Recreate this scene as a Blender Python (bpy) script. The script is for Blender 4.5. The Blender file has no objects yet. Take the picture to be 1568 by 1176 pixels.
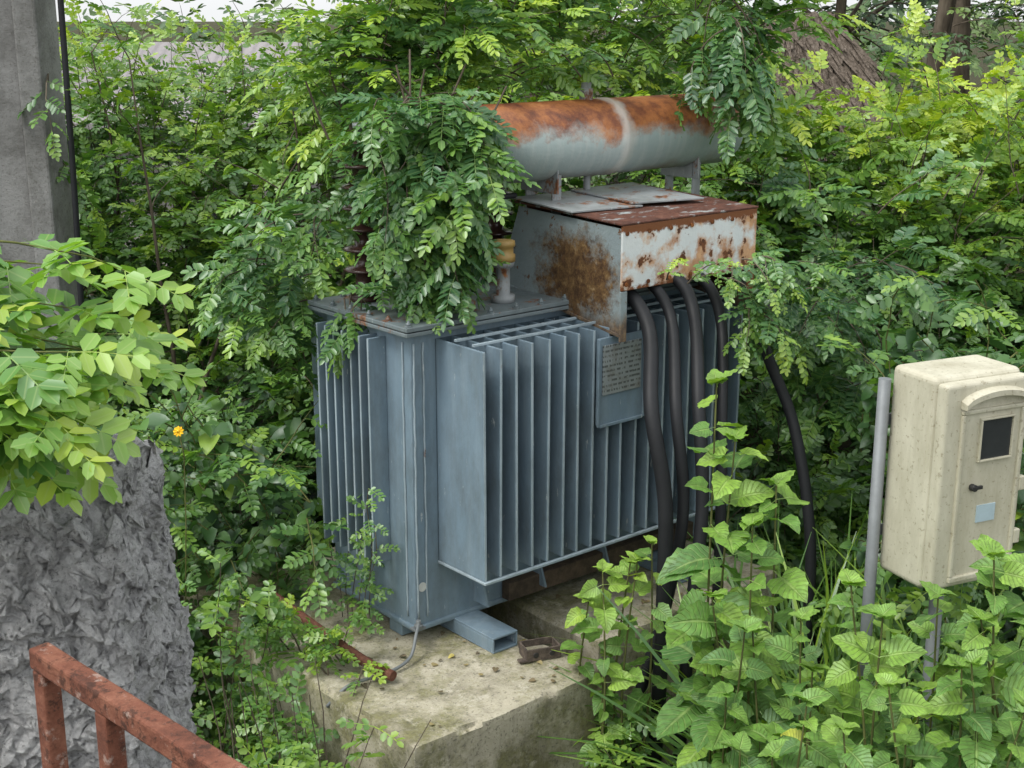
import bpy, bmesh, math, random
import numpy as np
from mathutils import Vector, Matrix, noise
random.seed(7); np.random.seed(7)
R=random.random
def U(a,b): return a+(b-a)*R()
scene=bpy.context.scene
COL=scene.collection

# ------------------------------------------------------------ materials
class NT:
    def __init__(s,name):
        s.m=bpy.data.materials.new(name); s.m.use_nodes=True
        s.t=s.m.node_tree; s.n=s.t.nodes; s.l=s.t.links
        s.b=s.n['Principled BSDF']; s.out=s.n['Material Output']
        s.tc=s.n.new('ShaderNodeTexCoord')
    def lk(s,a,b): s.l.new(a,b)
    def inp(s,sock,v):
        if isinstance(v,bpy.types.NodeSocket): s.lk(v,sock)
        elif isinstance(v,(tuple,list)):
            sock.default_value=(v[0],v[1],v[2],1) if len(sock.default_value)==4 else v
        else: sock.default_value=v
    def coord(s,scale=(1,1,1),src='Object'):
        mp=s.n.new('ShaderNodeMapping'); s.lk(s.tc.outputs[src],mp.inputs[0]); mp.inputs['Scale'].default_value=scale
        return mp.outputs[0]
    def noise(s,scale,detail=5,rough=.6,st=(1,1,1),dist=0):
        n=s.n.new('ShaderNodeTexNoise'); s.lk(s.coord(st),n.inputs['Vector'])
        n.inputs['Scale'].default_value=scale; n.inputs['Detail'].default_value=detail; n.inputs['Roughness'].default_value=rough
        n.inputs['Distortion'].default_value=dist
        return n.outputs['Fac']
    def vor(s,scale,st=(1,1,1)):
        n=s.n.new('ShaderNodeTexVoronoi'); s.lk(s.coord(st),n.inputs['Vector']); n.inputs['Scale'].default_value=scale
        return n.outputs['Distance']
    def ramp(s,f,stops):
        r=s.n.new('ShaderNodeValToRGB'); s.lk(f,r.inputs[0]); e=r.color_ramp.elements
        while len(e)<len(stops): e.new(.5)
        for i,(p,c) in enumerate(stops):
            e[i].position=p
            if not isinstance(c,(tuple,list)): c=(c,c,c)
            e[i].color=(c[0],c[1],c[2],1)
        return r.outputs[0]
    def mix(s,f,a,b,mode='MIX'):
        m=s.n.new('ShaderNodeMix'); m.data_type='RGBA'; m.blend_type=mode
        s.inp(m.inputs[0],f); s.inp(m.inputs[6],a); s.inp(m.inputs[7],b); return m.outputs[2]
    def math(s,op,a,b=0,c=None):
        m=s.n.new('ShaderNodeMath'); m.operation=op; s.inp(m.inputs[0],a); s.inp(m.inputs[1],b)
        if c is not None: s.inp(m.inputs[2],c)
        return m.outputs[0]
    def sep(s,src='Object'):
        x=s.n.new('ShaderNodeSeparateXYZ'); s.lk(s.tc.outputs[src],x.inputs[0]); return x.outputs
    def bump(s,h,st=.5,d=.01):
        b=s.n.new('ShaderNodeBump'); b.inputs['Strength'].default_value=st; b.inputs['Distance'].default_value=d
        s.lk(h,b.inputs['Height']); s.lk(b.outputs[0],s.b.inputs['Normal']); return b.outputs[0]
    def fin(s,col,rough=.6,metal=0,spec=.5):
        s.inp(s.b.inputs['Base Color'],col); s.inp(s.b.inputs['Roughness'],rough); s.inp(s.b.inputs['Metallic'],metal)
        s.b.inputs['Specular IOR Level'].default_value=spec
        return s.m

RUSTD=(.045,.018,.010); RUSTM=(.17,.062,.022); RUSTL=(.36,.15,.05)
def m_paint(name,c1,c2,rustlo=.66,scr=True,rough=.45,chalk=.16,dirtk=.5):
    k=NT(name)
    col=k.mix(k.noise(3.0,6,.65),c1,c2)
    st=k.ramp(k.noise(22,4,.6,(1,1,.06)),[(.48,0),(.72,1)])
    col=k.mix(k.math('MULTIPLY',st,chalk),col,(.42,.48,.49))
    dirt=k.ramp(k.noise(5,8,.75,(1,1,.45)),[(.44,0),(.68,1)])
    col=k.mix(k.math('MULTIPLY',dirt,dirtk),col,(.07,.077,.07))
    if scr:
        ch=k.ramp(k.noise(38,6,.7,(1,1,.25)),[(.655,0),(.68,1)])
        col=k.mix(k.math('MULTIPLY',ch,.7),col,(.52,.55,.54))
    ru=k.ramp(k.noise(9,9,.75,(1,1,.6)),[(rustlo,0),(rustlo+.05,1)])
    rc=k.ramp(k.noise(50,5,.6),[(.3,RUSTD),(.5,RUSTM),(.75,RUSTL)])
    col=k.mix(ru,col,rc)
    k.bump(k.noise(40,5,.6),.25,.004)
    return k.fin(col,k.ramp(k.noise(8,5,.6),[(.3,rough-.1),(.7,rough+.2)]))
M_blue=m_paint('blue_grey_paint',(.135,.20,.255),(.19,.26,.31),.71)
M_blue_shade=m_paint('blue_grey_paint_fin_shade',(.035,.06,.082),(.055,.09,.115),.70,chalk=.08)  # darkened copy of the blue-grey paint: shade between fins put into the colour
M_edge=m_paint('worn_fin_edge',(.22,.30,.35),(.40,.47,.50),.64)
M_top=m_paint('tank_cover_dirty',(.10,.13,.14),(.19,.23,.24),.56)
M_grey=m_paint('grey_metal',(.22,.24,.25),(.33,.35,.35),.54)

def m_rust(name,a=RUSTD,b=RUSTM,c=RUSTL,sc=18):
    k=NT(name)
    col=k.ramp(k.noise(sc,9,.75),[(.3,a),(.5,b),(.72,c)])
    k.bump(k.noise(sc*3,6,.7),.8,.006)
    return k.fin(col,.88,0,.2)
M_rust=m_rust('rust')
M_beam=m_rust('grimy_beam',(.03,.025,.02),(.075,.058,.042),(.15,.11,.075),9)
def m_oxide():
    k=NT('flaking_red_oxide_paint')
    col=k.ramp(k.noise(9,9,.75),[(.3,(.075,.03,.02)),(.46,(.19,.070,.042)),(.58,(.26,.11,.068)),(.75,(.36,.21,.15))])
    sp=k.ramp(k.noise(45,6,.7),[(.52,0),(.62,1)])
    col=k.mix(k.math('MULTIPLY',sp,.8),col,(.05,.024,.017))
    ch=k.ramp(k.noise(24,6,.7),[(.58,0),(.65,1)])
    col=k.mix(k.math('MULTIPLY',ch,.6),col,(.44,.35,.30))
    k.bump(k.noise(45,7,.75),1.0,.008)
    return k.fin(col,.8,0,.3)
M_rustpink=m_oxide()
M_rustpipe=m_rust('rusted_pipe',(.07,.032,.022),(.14,.06,.04),(.24,.13,.09),30)
M_clamp=m_rust('oxidised_steel',(.04,.037,.034),(.10,.08,.065),(.2,.16,.13),30)

def m_boxside():
    k=NT('terminal_box_side'); o=k.sep()
    base=k.mix(k.noise(5,7,.7),(.17,.22,.24),(.29,.34,.34))
    dx=k.math('MULTIPLY',k.math('SUBTRACT',o[1],-.09),3.3)
    dz=k.math('MULTIPLY',k.math('SUBTRACT',o[2],2.24),4.4)
    r=k.math('SQRT',k.math('ADD',k.math('MULTIPLY',dx,dx),k.math('MULTIPLY',dz,dz)))
    r=k.math('ADD',r,k.math('MULTIPLY',k.math('SUBTRACT',k.noise(9,9,.8),.5),2.2))
    pm=k.ramp(r,[(.55,1),(1.0,0)])
    low=k.math('ADD',k.math('MULTIPLY',k.math('SUBTRACT',2.14,o[2]),5),k.math('MULTIPLY',k.noise(10,8,.75,(1,1,.4)),1.0))
    pm2=k.ramp(low,[(.5,0),(.8,1)])
    rc=k.ramp(k.noise(26,9,.75),[(.30,(.030,.018,.011)),(.45,(.085,.045,.02)),(.58,(.17,.10,.04)),(.75,(.36,.26,.14))])
    col=k.mix(k.math('MAXIMUM',pm,k.math('MULTIPLY',pm2,.85)),base,rc)
    spots=k.ramp(k.noise(24,5,.6),[(.62,0),(.67,1)])
    col=k.mix(spots,col,(.13,.065,.03))
    k.bump(k.noise(45,7,.7),.6,.006)
    return k.fin(col,.7,0,.3)
M_boxside=m_boxside()
def m_boxfront():
    k=NT('terminal_box_front'); o=k.sep()
    base=k.mix(k.noise(6,6,.7),(.50,.55,.56),(.68,.70,.68))
    h=k.math('MULTIPLY',k.math('SUBTRACT',o[0],.95),.5)
    v=k.math('ADD',k.noise(8.5,7,.62),k.math('MULTIPLY',h,.24))
    stain=k.ramp(v,[(.48,0),(.61,1)])
    col=k.mix(k.math('MULTIPLY',stain,.9),base,k.ramp(k.noise(14,6,.7),[(.35,(.32,.13,.045)),(.65,(.58,.32,.14))]))
    sp=k.ramp(k.noise(17,4,.55),[(.585,0),(.62,1)])
    col=k.mix(sp,col,k.ramp(k.noise(50,4,.6),[(.3,RUSTD),(.7,RUSTM)]))
    ed=k.ramp(k.math('ADD',k.math('MULTIPLY',k.math('ABSOLUTE',k.math('SUBTRACT',o[2],2.345)),6.2),k.math('MULTIPLY',k.noise(22,5,.7),.55)),[(.93,0),(1.0,1)])
    col=k.mix(ed,col,RUSTM)
    k.bump(k.noise(35,6,.7),.5,.005)
    return k.fin(col,.65,0,.35)
M_boxfront=m_boxfront()
def m_boxtop():
    k=NT('terminal_box_top'); o=k.sep()
    rc=k.ramp(k.noise(10,8,.75),[(.3,(.04,.018,.014)),(.55,(.11,.045,.03)),(.75,(.22,.11,.075))])
    pm=k.ramp(k.noise(6,8,.75,(1,2.2,1)),[(.55,0),(.62,1)])
    col=k.mix(pm,rc,(.30,.33,.33))
    k.bump(k.noise(35,6,.7),.5,.005)
    return k.fin(col,.75,0,.3)
M_boxtop=m_boxtop()
def m_cons():
    k=NT('conservator_rusty'); o=k.sep()
    base=k.mix(k.noise(4,6,.7,(.6,1,1)),(.24,.32,.32),(.37,.43,.42))
    st=k.ramp(k.noise(30,4,.6,(1,.12,.12)),[(.45,0),(.7,1)])
    base=k.mix(k.math('MULTIPLY',st,.3),base,(.5,.53,.5))
    h=k.math('MULTIPLY',k.math('SUBTRACT',o[2],2.762),6.5)
    v=k.math('ADD',h,k.math('MULTIPLY',k.math('SUBTRACT',k.noise(5,9,.72,(.8,1,1)),.5),2.1))
    ru=k.ramp(v,[(.0,0),(.3,.75),(.5,1)])
    rc=k.ramp(k.noise(5.5,10,.75),[(.3,(.06,.024,.015)),(.42,(.17,.055,.024)),(.54,(.35,.13,.042)),(.72,(.50,.25,.10))])
    col=k.mix(ru,base,rc)
    band=k.ramp(k.math('ADD',k.math('ABSOLUTE',k.math('SUBTRACT',o[0],1.22)),k.math('MULTIPLY',k.math('SUBTRACT',k.noise(12,5,.6),.5),.10)),[(.012,1),(.05,0)])
    col=k.mix(k.math('MULTIPLY',band,.7),col,(.50,.50,.46))
    low=k.ramp(k.math('ADD',k.math('MULTIPLY',k.math('SUBTRACT',2.70,o[2]),5),k.noise(7,6,.7)),[(.68,0),(.95,1)])
    col=k.mix(k.math('MULTIPLY',low,.5),col,(.22,.15,.10))
    k.bump(k.noise(40,6,.7),.35,.005)
    return k.fin(col,.6,0,.4)
M_cons=m_cons()

def m_conc(name,a,b,moss=.0,sc=6,bst=.6,mosscol=(.20,.20,.05),dark=.6):
    k=NT(name)
    col=k.mix(k.noise(sc,9,.7),a,b)
    dk=k.ramp(k.noise(sc*.5,8,.75),[(.46,0),(.64,1)])
    col=k.mix(k.math('MULTIPLY',dk,dark),col,(a[0]*.3,a[1]*.29,a[2]*.26))
    if moss>0:
        mm=k.ramp(k.noise(3.2,9,.78),[(.45,0),(.58,1)])
        mm=k.math('MULTIPLY',mm,moss)
        col=k.mix(mm,col,k.ramp(k.noise(30,6,.7),[(.3,(mosscol[0]*.4,mosscol[1]*.4,mosscol[2]*.5)),(.7,mosscol)]))
        rn=k.ramp(k.noise(14,5,.7,(1,1,.08)),[(.50,0),(.72,1)])
        col=k.mix(k.math('MULTIPLY',rn,.45),col,(.08,.073,.05))
        wh=k.ramp(k.noise(8,9,.8),[(.54,0),(.66,1)])
        col=k.mix(k.math('MULTIPLY',wh,.7),col,(.66,.62,.51))
    sp=k.ramp(k.noise(90,3,.5),[(.58,0),(.66,1)])
    col=k.mix(k.math('MULTIPLY',sp,.5),col,(.09,.085,.07))
    k.bump(k.noise(sc*7,8,.75),bst,.015)
    return k.fin(col,.92,0,.2)
M_conc=m_conc('mossy_concrete',(.36,.33,.245),(.58,.54,.42),.7,dark=.5)
M_concpole=m_conc('pole_concrete',(.18,.18,.175),(.32,.32,.31),0,5,.6)
def m_broken():
    k=NT('broken_concrete')
    col=k.ramp(k.noise(18,10,.8),[(.28,(.20,.20,.205)),(.40,(.42,.42,.42)),(.52,(.60,.60,.595)),(.70,(.78,.78,.77))])
    ag=k.ramp(k.vor(50),[(.10,1),(.28,0)])
    sel=k.ramp(k.noise(20,3,.5),[(.5,0),(.6,1)])
    col=k.mix(k.math('MULTIPLY',k.math('MULTIPLY',ag,sel),.8),col,(.14,.14,.14))
    pit_shade=k.ramp(k.noise(75,5,.7),[(.56,0),(.64,1)])  # shade of small pits painted into the colour, not modelled
    col=k.mix(k.math('MULTIPLY',pit_shade,.6),col,(.12,.12,.12))
    h=k.math('ADD',k.noise(40,9,.8),k.math('MULTIPLY',k.vor(60),.4))
    k.bump(h,1.0,.03)
    return k.fin(col,.95,0,.15)
M_broken=m_broken()
def m_plain(name,c,rough=.5,metal=0,var=.25,sc=15,spec=.5):
    k=NT(name)
    col=k.mix(k.noise(sc,6,.7),[x*(1-var) for x in c],[min(1,x*(1+var)) for x in c])
    k.bump(k.noise(sc*4,4,.6),.15,.003)
    return k.fin(col,rough,metal,spec)
M_cable=m_plain('black_cable',(.014,.015,.017),.55,0,.5,9,.3)
M_porc=m_plain('brown_porcelain',(.05,.025,.02),.25)
M_brass=m_plain('yellowed_cap',(.38,.25,.08),.5)
M_white=m_plain('white_disc',(.5,.52,.5),.6)
M_steel=m_plain('galvanised_steel',(.17,.185,.19),.55,.2,.35)
M_glass=m_plain('dark_window',(.03,.034,.036),.2)
M_dark=m_plain('dark_fitting',(.02,.02,.02),.5)
M_sticker=m_plain('sticker',(.36,.46,.50),.5)
def m_plate():
    k=NT('nameplate_engraved'); o=k.sep()
    lines=k.ramp(k.math('FRACT',k.math('MULTIPLY',o[2],48)),[(.5,0),(.62,1)])
    tx=k.ramp(k.noise(140,2,.5,(1,1,.25)),[(.46,0),(.52,1)])
    col=k.mix(k.math('MULTIPLY',lines,tx),(.28,.31,.31),(.10,.11,.11))
    col=k.mix(k.math('MULTIPLY',k.ramp(k.noise(12,6,.7),[(.5,0),(.65,1)]),.6),col,(.15,.14,.11))
    return k.fin(col,.45,.2)
M_engr=m_plate()
def m_meter():
    k=NT('yellowed_plastic')
    col=k.mix(k.noise(4,6,.7),(.44,.42,.315),(.56,.54,.43))
    d=k.ramp(k.noise(5,8,.78,(1,1,.3)),[(.42,0),(.68,1)])
    col=k.mix(k.math('MULTIPLY',d,.55),col,(.22,.195,.12))
    sp=k.ramp(k.noise(60,4,.65),[(.59,0),(.65,1)])
    col=k.mix(k.math('MULTIPLY',sp,.5),col,(.17,.14,.08))
    k.bump(k.noise(50,4,.6),.15,.003)
    return k.fin(col,.55)
M_meter=m_meter()
def m_ground():
    k=NT('soil_and_litter')
    col=k.ramp(k.noise(5,8,.8),[(.3,(.018,.016,.010)),(.5,(.05,.045,.022)),(.62,(.05,.07,.02)),(.8,(.12,.10,.055))])
    k.bump(k.noise(20,5,.8),1,.05)
    return k.fin(col,.95,0,.15)
M_ground=m_ground()
def m_thatch():
    k=NT('thatch')
    col=k.ramp(k.noise(30,7,.75,(1,1,.15)),[(.3,(.05,.04,.032)),(.55,(.19,.155,.125)),(.8,(.36,.31,.27))])
    k.bump(k.noise(40,6,.7,(1,1,.15)),1,.04)
    return k.fin(col,.95,0,.1)
M_thatch=m_thatch()
def m_roof():
    k=NT('weathered_roof_sheet')
    w=k.n.new('ShaderNodeTexWave'); w.inputs['Scale'].default_value=3; k.lk(k.coord(),w.inputs['Vector'])
    col=k.mix(k.noise(5,7,.7),(.20,.185,.19),(.34,.32,.32))
    k.bump(w.outputs['Fac'],.6,.02)
    return k.fin(col,.85,0,.2)
M_roof=m_roof()
M_wall=m_conc('house_wall',(.35,.33,.30),(.5,.48,.44),0)
def m_bark(name,a,b):
    k=NT(name)
    col=k.ramp(k.noise(9,3,.7,(1,1,.3)),[(.3,a),(.7,b)])
    return k.fin(col,.9,0,.15)
M_bark=m_bark('bark',(.045,.036,.026),(.17,.14,.105))
M_stem=m_bark('green_brown_stem',(.06,.07,.025),(.15,.16,.055))

def m_leaf(name,stops,vein=.5,trans=.3,rough=.42,side=False,blot=False,gloss=.055):
    k=NT(name)
    at=k.n.new('ShaderNodeAttribute'); at.attribute_name='tone'
    col=k.ramp(at.outputs['Fac'],stops); nrm=None
    if vein>0:
        uv=k.sep('UV')
        mid=k.ramp(k.math('ABSOLUTE',k.math('SUBTRACT',uv[0],.5)),[(.02,1),(.06,0)])
        if side:
            ff=k.math('FRACT',k.math('MULTIPLY',k.math('SUBTRACT',uv[1],k.math('MULTIPLY',k.math('ABSOLUTE',k.math('SUBTRACT',uv[0],.5)),.55)),8))
            sv=k.ramp(k.math('ABSOLUTE',k.math('SUBTRACT',ff,.5)),[(.03,1),(.16,0)])
            mid=k.math('MAXIMUM',mid,k.math('MULTIPLY',sv,.7))
            nrm=k.bump(k.math('SUBTRACT',1,mid),.8,.006)
        col=k.mix(k.math('MULTIPLY',mid,vein),col,k.mix(.5,col,(.36,.46,.16)))
    if blot:
        bl=k.ramp(k.noise(30,2,.6),[(.35,.75),(.65,1.2)])
        col=k.mix(1.0,col,bl,'MULTIPLY')
    df=k.n.new('ShaderNodeBsdfDiffuse'); k.lk(col,df.inputs[0])
    tr=k.n.new('ShaderNodeBsdfTranslucent'); k.lk(k.mix(1.0,col,(1.5,1.6,.55),'MULTIPLY'),tr.inputs[0])
    gl=k.n.new('ShaderNodeBsdfGlossy'); gl.inputs['Color'].default_value=(.95,1,1,1); gl.inputs['Roughness'].default_value=rough
    if nrm is not None: k.lk(nrm,df.inputs['Normal']); k.lk(nrm,gl.inputs['Normal'])
    mx=k.n.new('ShaderNodeMixShader'); mx.inputs[0].default_value=trans
    k.lk(df.outputs[0],mx.inputs[1]); k.lk(tr.outputs[0],mx.inputs[2])
    m2=k.n.new('ShaderNodeMixShader'); m2.inputs[0].default_value=gloss
    k.lk(mx.outputs[0],m2.inputs[1]); k.lk(gl.outputs[0],m2.inputs[2]); k.lk(m2.outputs[0],k.out.inputs[0])
    k.n.remove(k.b)
    return k.m
ST=[(0,(.024,.068,.024)),(.28,(.056,.138,.036)),(.52,(.115,.235,.042)),(.78,(.25,.385,.042)),(1,(.44,.53,.055))]
STv=[(0,(.026,.080,.038)),(.28,(.056,.145,.052)),(.52,(.108,.232,.052)),(.78,(.23,.375,.046)),(1,(.40,.51,.055))]
M_leaf=m_leaf('shrub_leaf',ST,0,.28)
M_vine=m_leaf('vine_leaf',STv,.6,.26,.38)
ST2=[(0,(.028,.085,.022)),(.3,(.078,.185,.042)),(.6,(.155,.31,.052)),(.85,(.28,.44,.06)),(1,(.50,.54,.06))]
M_broad=m_leaf('broad_leaf',ST2,.75,.25,.5,True,True,.04)
M_near=m_leaf('near_leaf',[(0,(.04,.12,.035)),(.4,(.11,.25,.05)),(.75,(.23,.40,.06)),(1,(.46,.52,.06))],.7,.30,.40)
M_far=m_leaf('far_leaf',[(0,(.025,.055,.022)),(.5,(.065,.13,.035)),(1,(.16,.24,.06))],0,.2,.5)

# ------------------------------------------------------------ mesh helpers
def mkobj(name,mesh,parent=None,mats=()):
    o=bpy.data.objects.new(name,mesh); COL.objects.link(o)
    for m in mats: mesh.materials.append(m)
    if parent: o.parent=parent
    return o
class MB:
    def __init__(s): s.v=[]; s.f=[]; s.m=[]; s.sm=[]
    def box(s,x0,x1,y0,y1,z0,z1,m=0):
        b=len(s.v)
        s.v+=[(x,y,z) for z in(z0,z1) for y in(y0,y1) for x in(x0,x1)]
        F=[(0,2,3,1),(4,5,7,6),(0,1,5,4),(2,6,7,3),(0,4,6,2),(1,3,7,5)]
        for f in F:
            s.f.append(tuple(b+q for q in f)); s.m.append(m); s.sm.append(False)
    def hexa(s,P,m=0,fm=None):
        b=len(s.v); s.v+=[tuple(p) for p in P]
        F=[(0,2,3,1),(4,5,7,6),(0,1,5,4),(2,6,7,3),(0,4,6,2),(1,3,7,5)]
        for i,f in enumerate(F):
            s.f.append(tuple(b+q for q in f)); s.m.append(fm[i] if fm else m); s.sm.append(False)
    def lathe(s,prof,origin,axis='z',k=24,m=0):
        b=len(s.v); n=len(prof)
        for r,h in prof:
            for j in range(k):
                t=2*math.pi*j/k; c,d=r*math.cos(t),r*math.sin(t)
                p={'z':(c,d,h),'x':(h,c,d),'y':(c,h,d)}[axis]
                s.v.append((origin[0]+p[0],origin[1]+p[1],origin[2]+p[2]))
        for i in range(n-1):
            for j in range(k):
                q=(b+i*k+j,b+i*k+(j+1)%k,b+(i+1)*k+(j+1)%k,b+(i+1)*k+j)
                s.f.append(q if axis!='y' else q[::-1]); s.m.append(m); s.sm.append(True)
        s.f.append(tuple(b+j for j in range(k))[::-1]); s.m.append(m); s.sm.append(False)
        s.f.append(tuple(b+(n-1)*k+j for j in range(k))); s.m.append(m); s.sm.append(False)
    def tube(s,pts,r,k=10,m=0):
        pts=[Vector(p) for p in pts]; b=len(s.v); n=len(pts)
        up=Vector((0,0,1)); ref=None
        for i,p in enumerate(pts):
            d=(pts[min(i+1,n-1)]-pts[max(i-1,0)]).normalized()
            if ref is None:
                ref=d.cross(up) if abs(d.z)<.9 else d.cross(Vector((1,0,0)))
            ref=(ref-d*ref.dot(d)).normalized(); e2=d.cross(ref)
            rr=r[i] if isinstance(r,(list,tuple)) else r
            for j in range(k):
                t=2*math.pi*j/k; s.v.append(tuple(p+ref*(rr*math.cos(t))+e2*(rr*math.sin(t))))
        for i in range(n-1):
            for j in range(k):
                s.f.append((b+i*k+j,b+i*k+(j+1)%k,b+(i+1)*k+(j+1)%k,b+(i+1)*k+j)); s.m.append(m); s.sm.append(True)
        s.f.append(tuple(b+j for j in range(k))[::-1]); s.m.append(m); s.sm.append(False)
        s.f.append(tuple(b+(n-1)*k+j for j in range(k))); s.m.append(m); s.sm.append(False)
    def build(s,name,mats,parent=None,bevel=0,seg=2):
        me=bpy.data.meshes.new(name); me.from_pydata(s.v,[],s.f)
        me.polygons.foreach_set('material_index',s.m); me.polygons.foreach_set('use_smooth',s.sm)
        bm=bmesh.new(); bm.from_mesh(me); bmesh.ops.recalc_face_normals(bm,faces=bm.faces); bm.to_mesh(me); bm.free()
        o=mkobj(name,me,parent,mats)
        if bevel:
            b=o.modifiers.new('bevel','BEVEL'); b.width=bevel; b.segments=seg; b.limit_method='ANGLE'; b.angle_limit=math.radians(40)
        return o
def smooth_path(pts,n=8):
    P=[Vector(p) for p in pts]; out=[]
    for i in range(len(P)-1):
        p0=P[max(i-1,0)];p1=P[i];p2=P[i+1];p3=P[min(i+2,len(P)-1)]
        for j in range(n):
            t=j/n
            out.append(.5*((2*p1)+(p2-p0)*t+(2*p0-5*p1+4*p2-p3)*t*t+(3*p1-p0-3*p2+p3)*t**3))
    out.append(P[-1]); return out
def empty(name,loc,rz=0):
    e=bpy.data.objects.new(name,None); e.empty_display_size=.2; COL.objects.link(e); e.location=loc; e.rotation_euler=(0,0,rz); return e

# ------------------------------------------------------------ transformer
OX,OY=-.395,5.15; ANG=math.radians(40); ca,sa=math.cos(ANG),math.sin(ANG)
def W(a,b,z): return Vector((OX+ca*a-sa*b,OY+sa*a+ca*b,z))
T=empty('electrical_transformer',(OX,OY,0),ANG)
L=1.70; D=.60
b=MB(); b.box(0,L,0,D,.86,2.10)
b.box(-.012,L+.012,-.012,D+.012,.845,.87)
b.build('tank',[M_blue],T,.008)
b=MB()
for yy,xx in ((-.004,.058),(-.004,.012)):
    b.tube([(xx+U(-.002,.002),yy+U(-.001,.001),.9+i*.04) for i in range(30)],.0045,6)
b.tube([(-.003,.05+U(-.002,.002),.9+i*.04) for i in range(30)],.0045,6)
b.build('weld_beads',[M_edge],T)
FZ0,FZ1=1.13,2.065
b=MB()
nf=19; a0=.12; sp=.0815
for i in range(nf):
    a=a0+i*sp+U(-.003,.003); j=U(-.005,.005)
    b.hexa([(a,-.302,FZ0),(a+.013,-.302,FZ0),(a,0,FZ0+.0),(a+.013,0,FZ0),(a+j,-.302,FZ1),(a+.013+j,-.302,FZ1),(a,0,FZ1+.0),(a+.013,0,FZ1)],0,[0,0,1,0,0,0])
    b.hexa([(a-.03,D,FZ0),(a-.017,D,FZ0),(a-.03,D+.28,FZ0),(a-.017,D+.28,FZ0),(a-.03,D,FZ1),(a-.017,D,FZ1),(a-.03,D+.28,FZ1),(a-.017,D+.28,FZ1)],0,[0,0,0,1,0,0])
b.build('side_fins',[M_blue,M_edge],T,.003,2)
b=MB()
for i in range(7):
    y=.165+i*.062
    b.hexa([(-.085,y,FZ0-.02),(0,y,FZ0-.02),(-.085,y+.012,FZ0-.02),(0,y+.012,FZ0-.02),(-.085,y,FZ1),(0,y,FZ1),(-.085,y+.012,FZ1),(0,y+.012,FZ1)],0,[0,0,0,0,1,0])
    b.box(L,L+.085,y,y+.012,FZ0,FZ1)
b.build('end_fins',[M_blue,M_edge],T,.003,2)
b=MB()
b.box(a0,a0+nf*sp-.06,-.004,-.0015,FZ0,FZ1)  # thin dark sheet on the tank face, painted shade for the fin gaps
b.build('fin_gap_shade',[M_blue_shade],T)
b=MB(); e=a0+(nf-1)*sp+.016
b.box(a0-.003,e,-.312,-.296,FZ0-.012,FZ0-.001)
b.box(a0-.003,a0+.02,-.296,.0,FZ0-.012,FZ0-.001)
b.box(a0+.02,e,-.11,-.095,FZ1+.001,FZ1+.012)
b.box(a0+.02,e,-.22,-.208,FZ1+.001,FZ1+.012)
b.build('fin_rails',[M_edge],T,.002)
b=MB()
for a in (.30,.62,1.0,1.4):
    b.hexa([(a,-.10,.90),(a+.01,-.10,.90),(a,-.001,.90),(a+.01,-.001,.90),(a,-.02,1.11),(a+.01,-.02,1.11),(a,-.001,1.11),(a+.01,-.001,1.11)])
b.build('gussets',[M_blue],T)
b=MB()
b.box(-.055,L+.05,-.055,D+.055,2.101,2.117); b.box(-.055,L+.05,-.055,D+.055,2.121,2.139)
b.build('cover_flange',[M_top],T,.003)
b=MB()
def bolt(x,y,z=2.139):
    b.lathe([(.016,0),(.016,.004)],(x,y,z),'z',12); b.lathe([(.011,.004),(.011,.014),(.006,.014),(.006,.022)],(x,y,z),'z',6)
for i in range(14):
    bolt(-.028+i*.135,-.03); bolt(-.028+i*.135,D+.03)
for i in range(1,5): bolt(-.03,-.03+i*.132)
b.build('cover_bolts',[M_top],T)
b=MB()
for a in (.19,1.30):
    z0,z1=.785,.872
    b.box(a,a+.13,-.27,D+.2,z0,z0+.010); b.box(a,a+.13,-.27,D+.2,z1-.028,z1-.018)
    b.box(a+.122,a+.13,-.27,D+.2,z0+.0105,z1-.0285); b.box(a,a+.008,-.27,D+.2,z0+.0105,z1-.0285)
b.box(.0,L,.10,.19,.79,.845)
b.build('skid_channels',[M_blue],T,.003)
b=MB(); b.box(.45,1.60,-.06,-.01,.87,.95); b.build('grimy_beam',[M_beam],T,.004)
b=MB(); b.lathe([(.020,-.004),(.020,0)],(.035,-.001,1.035),'y',20); b.build('test_disc',[M_white],T)
b=MB(); b.box(-.04,.015,-.05,-.013,.872,.882); b.lathe([(.02,0),(.02,.012),(.012,.012),(.012,.03)],(-.012,-.035,.882),'z',6)
b.build('earthing_lug',[M_steel],T,.002)
b=MB(); b.tube(smooth_path([(-.01,-.035,.90),(-.05,-.07,.87),(-.12,-.12,.81),(-.25,-.15,.80),(-.42,-.14,.80),(-.5,-.1,.72)]),.007); b.build('earthing_wire',[M_steel],T)
b=MB()
na,nb=.12+.585,.12+.845
b.box(na,nb,-.318,-.306,1.665,2.03,0)
b.box(na-.006,na+.006,-.328,-.3185,1.66,2.03,0); b.box(nb-.006,nb+.006,-.328,-.3185,1.66,2.03,0); b.box(na+.007,nb-.007,-.328,-.3185,1.655,1.668,0)
b.build('nameplate_bracket',[M_blue],T,.002)
b=MB(); b.box(na+.022,nb-.02,-.325,-.3185,1.79,2.0,0); b.build('nameplate',[M_engr],T,.002)
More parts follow.
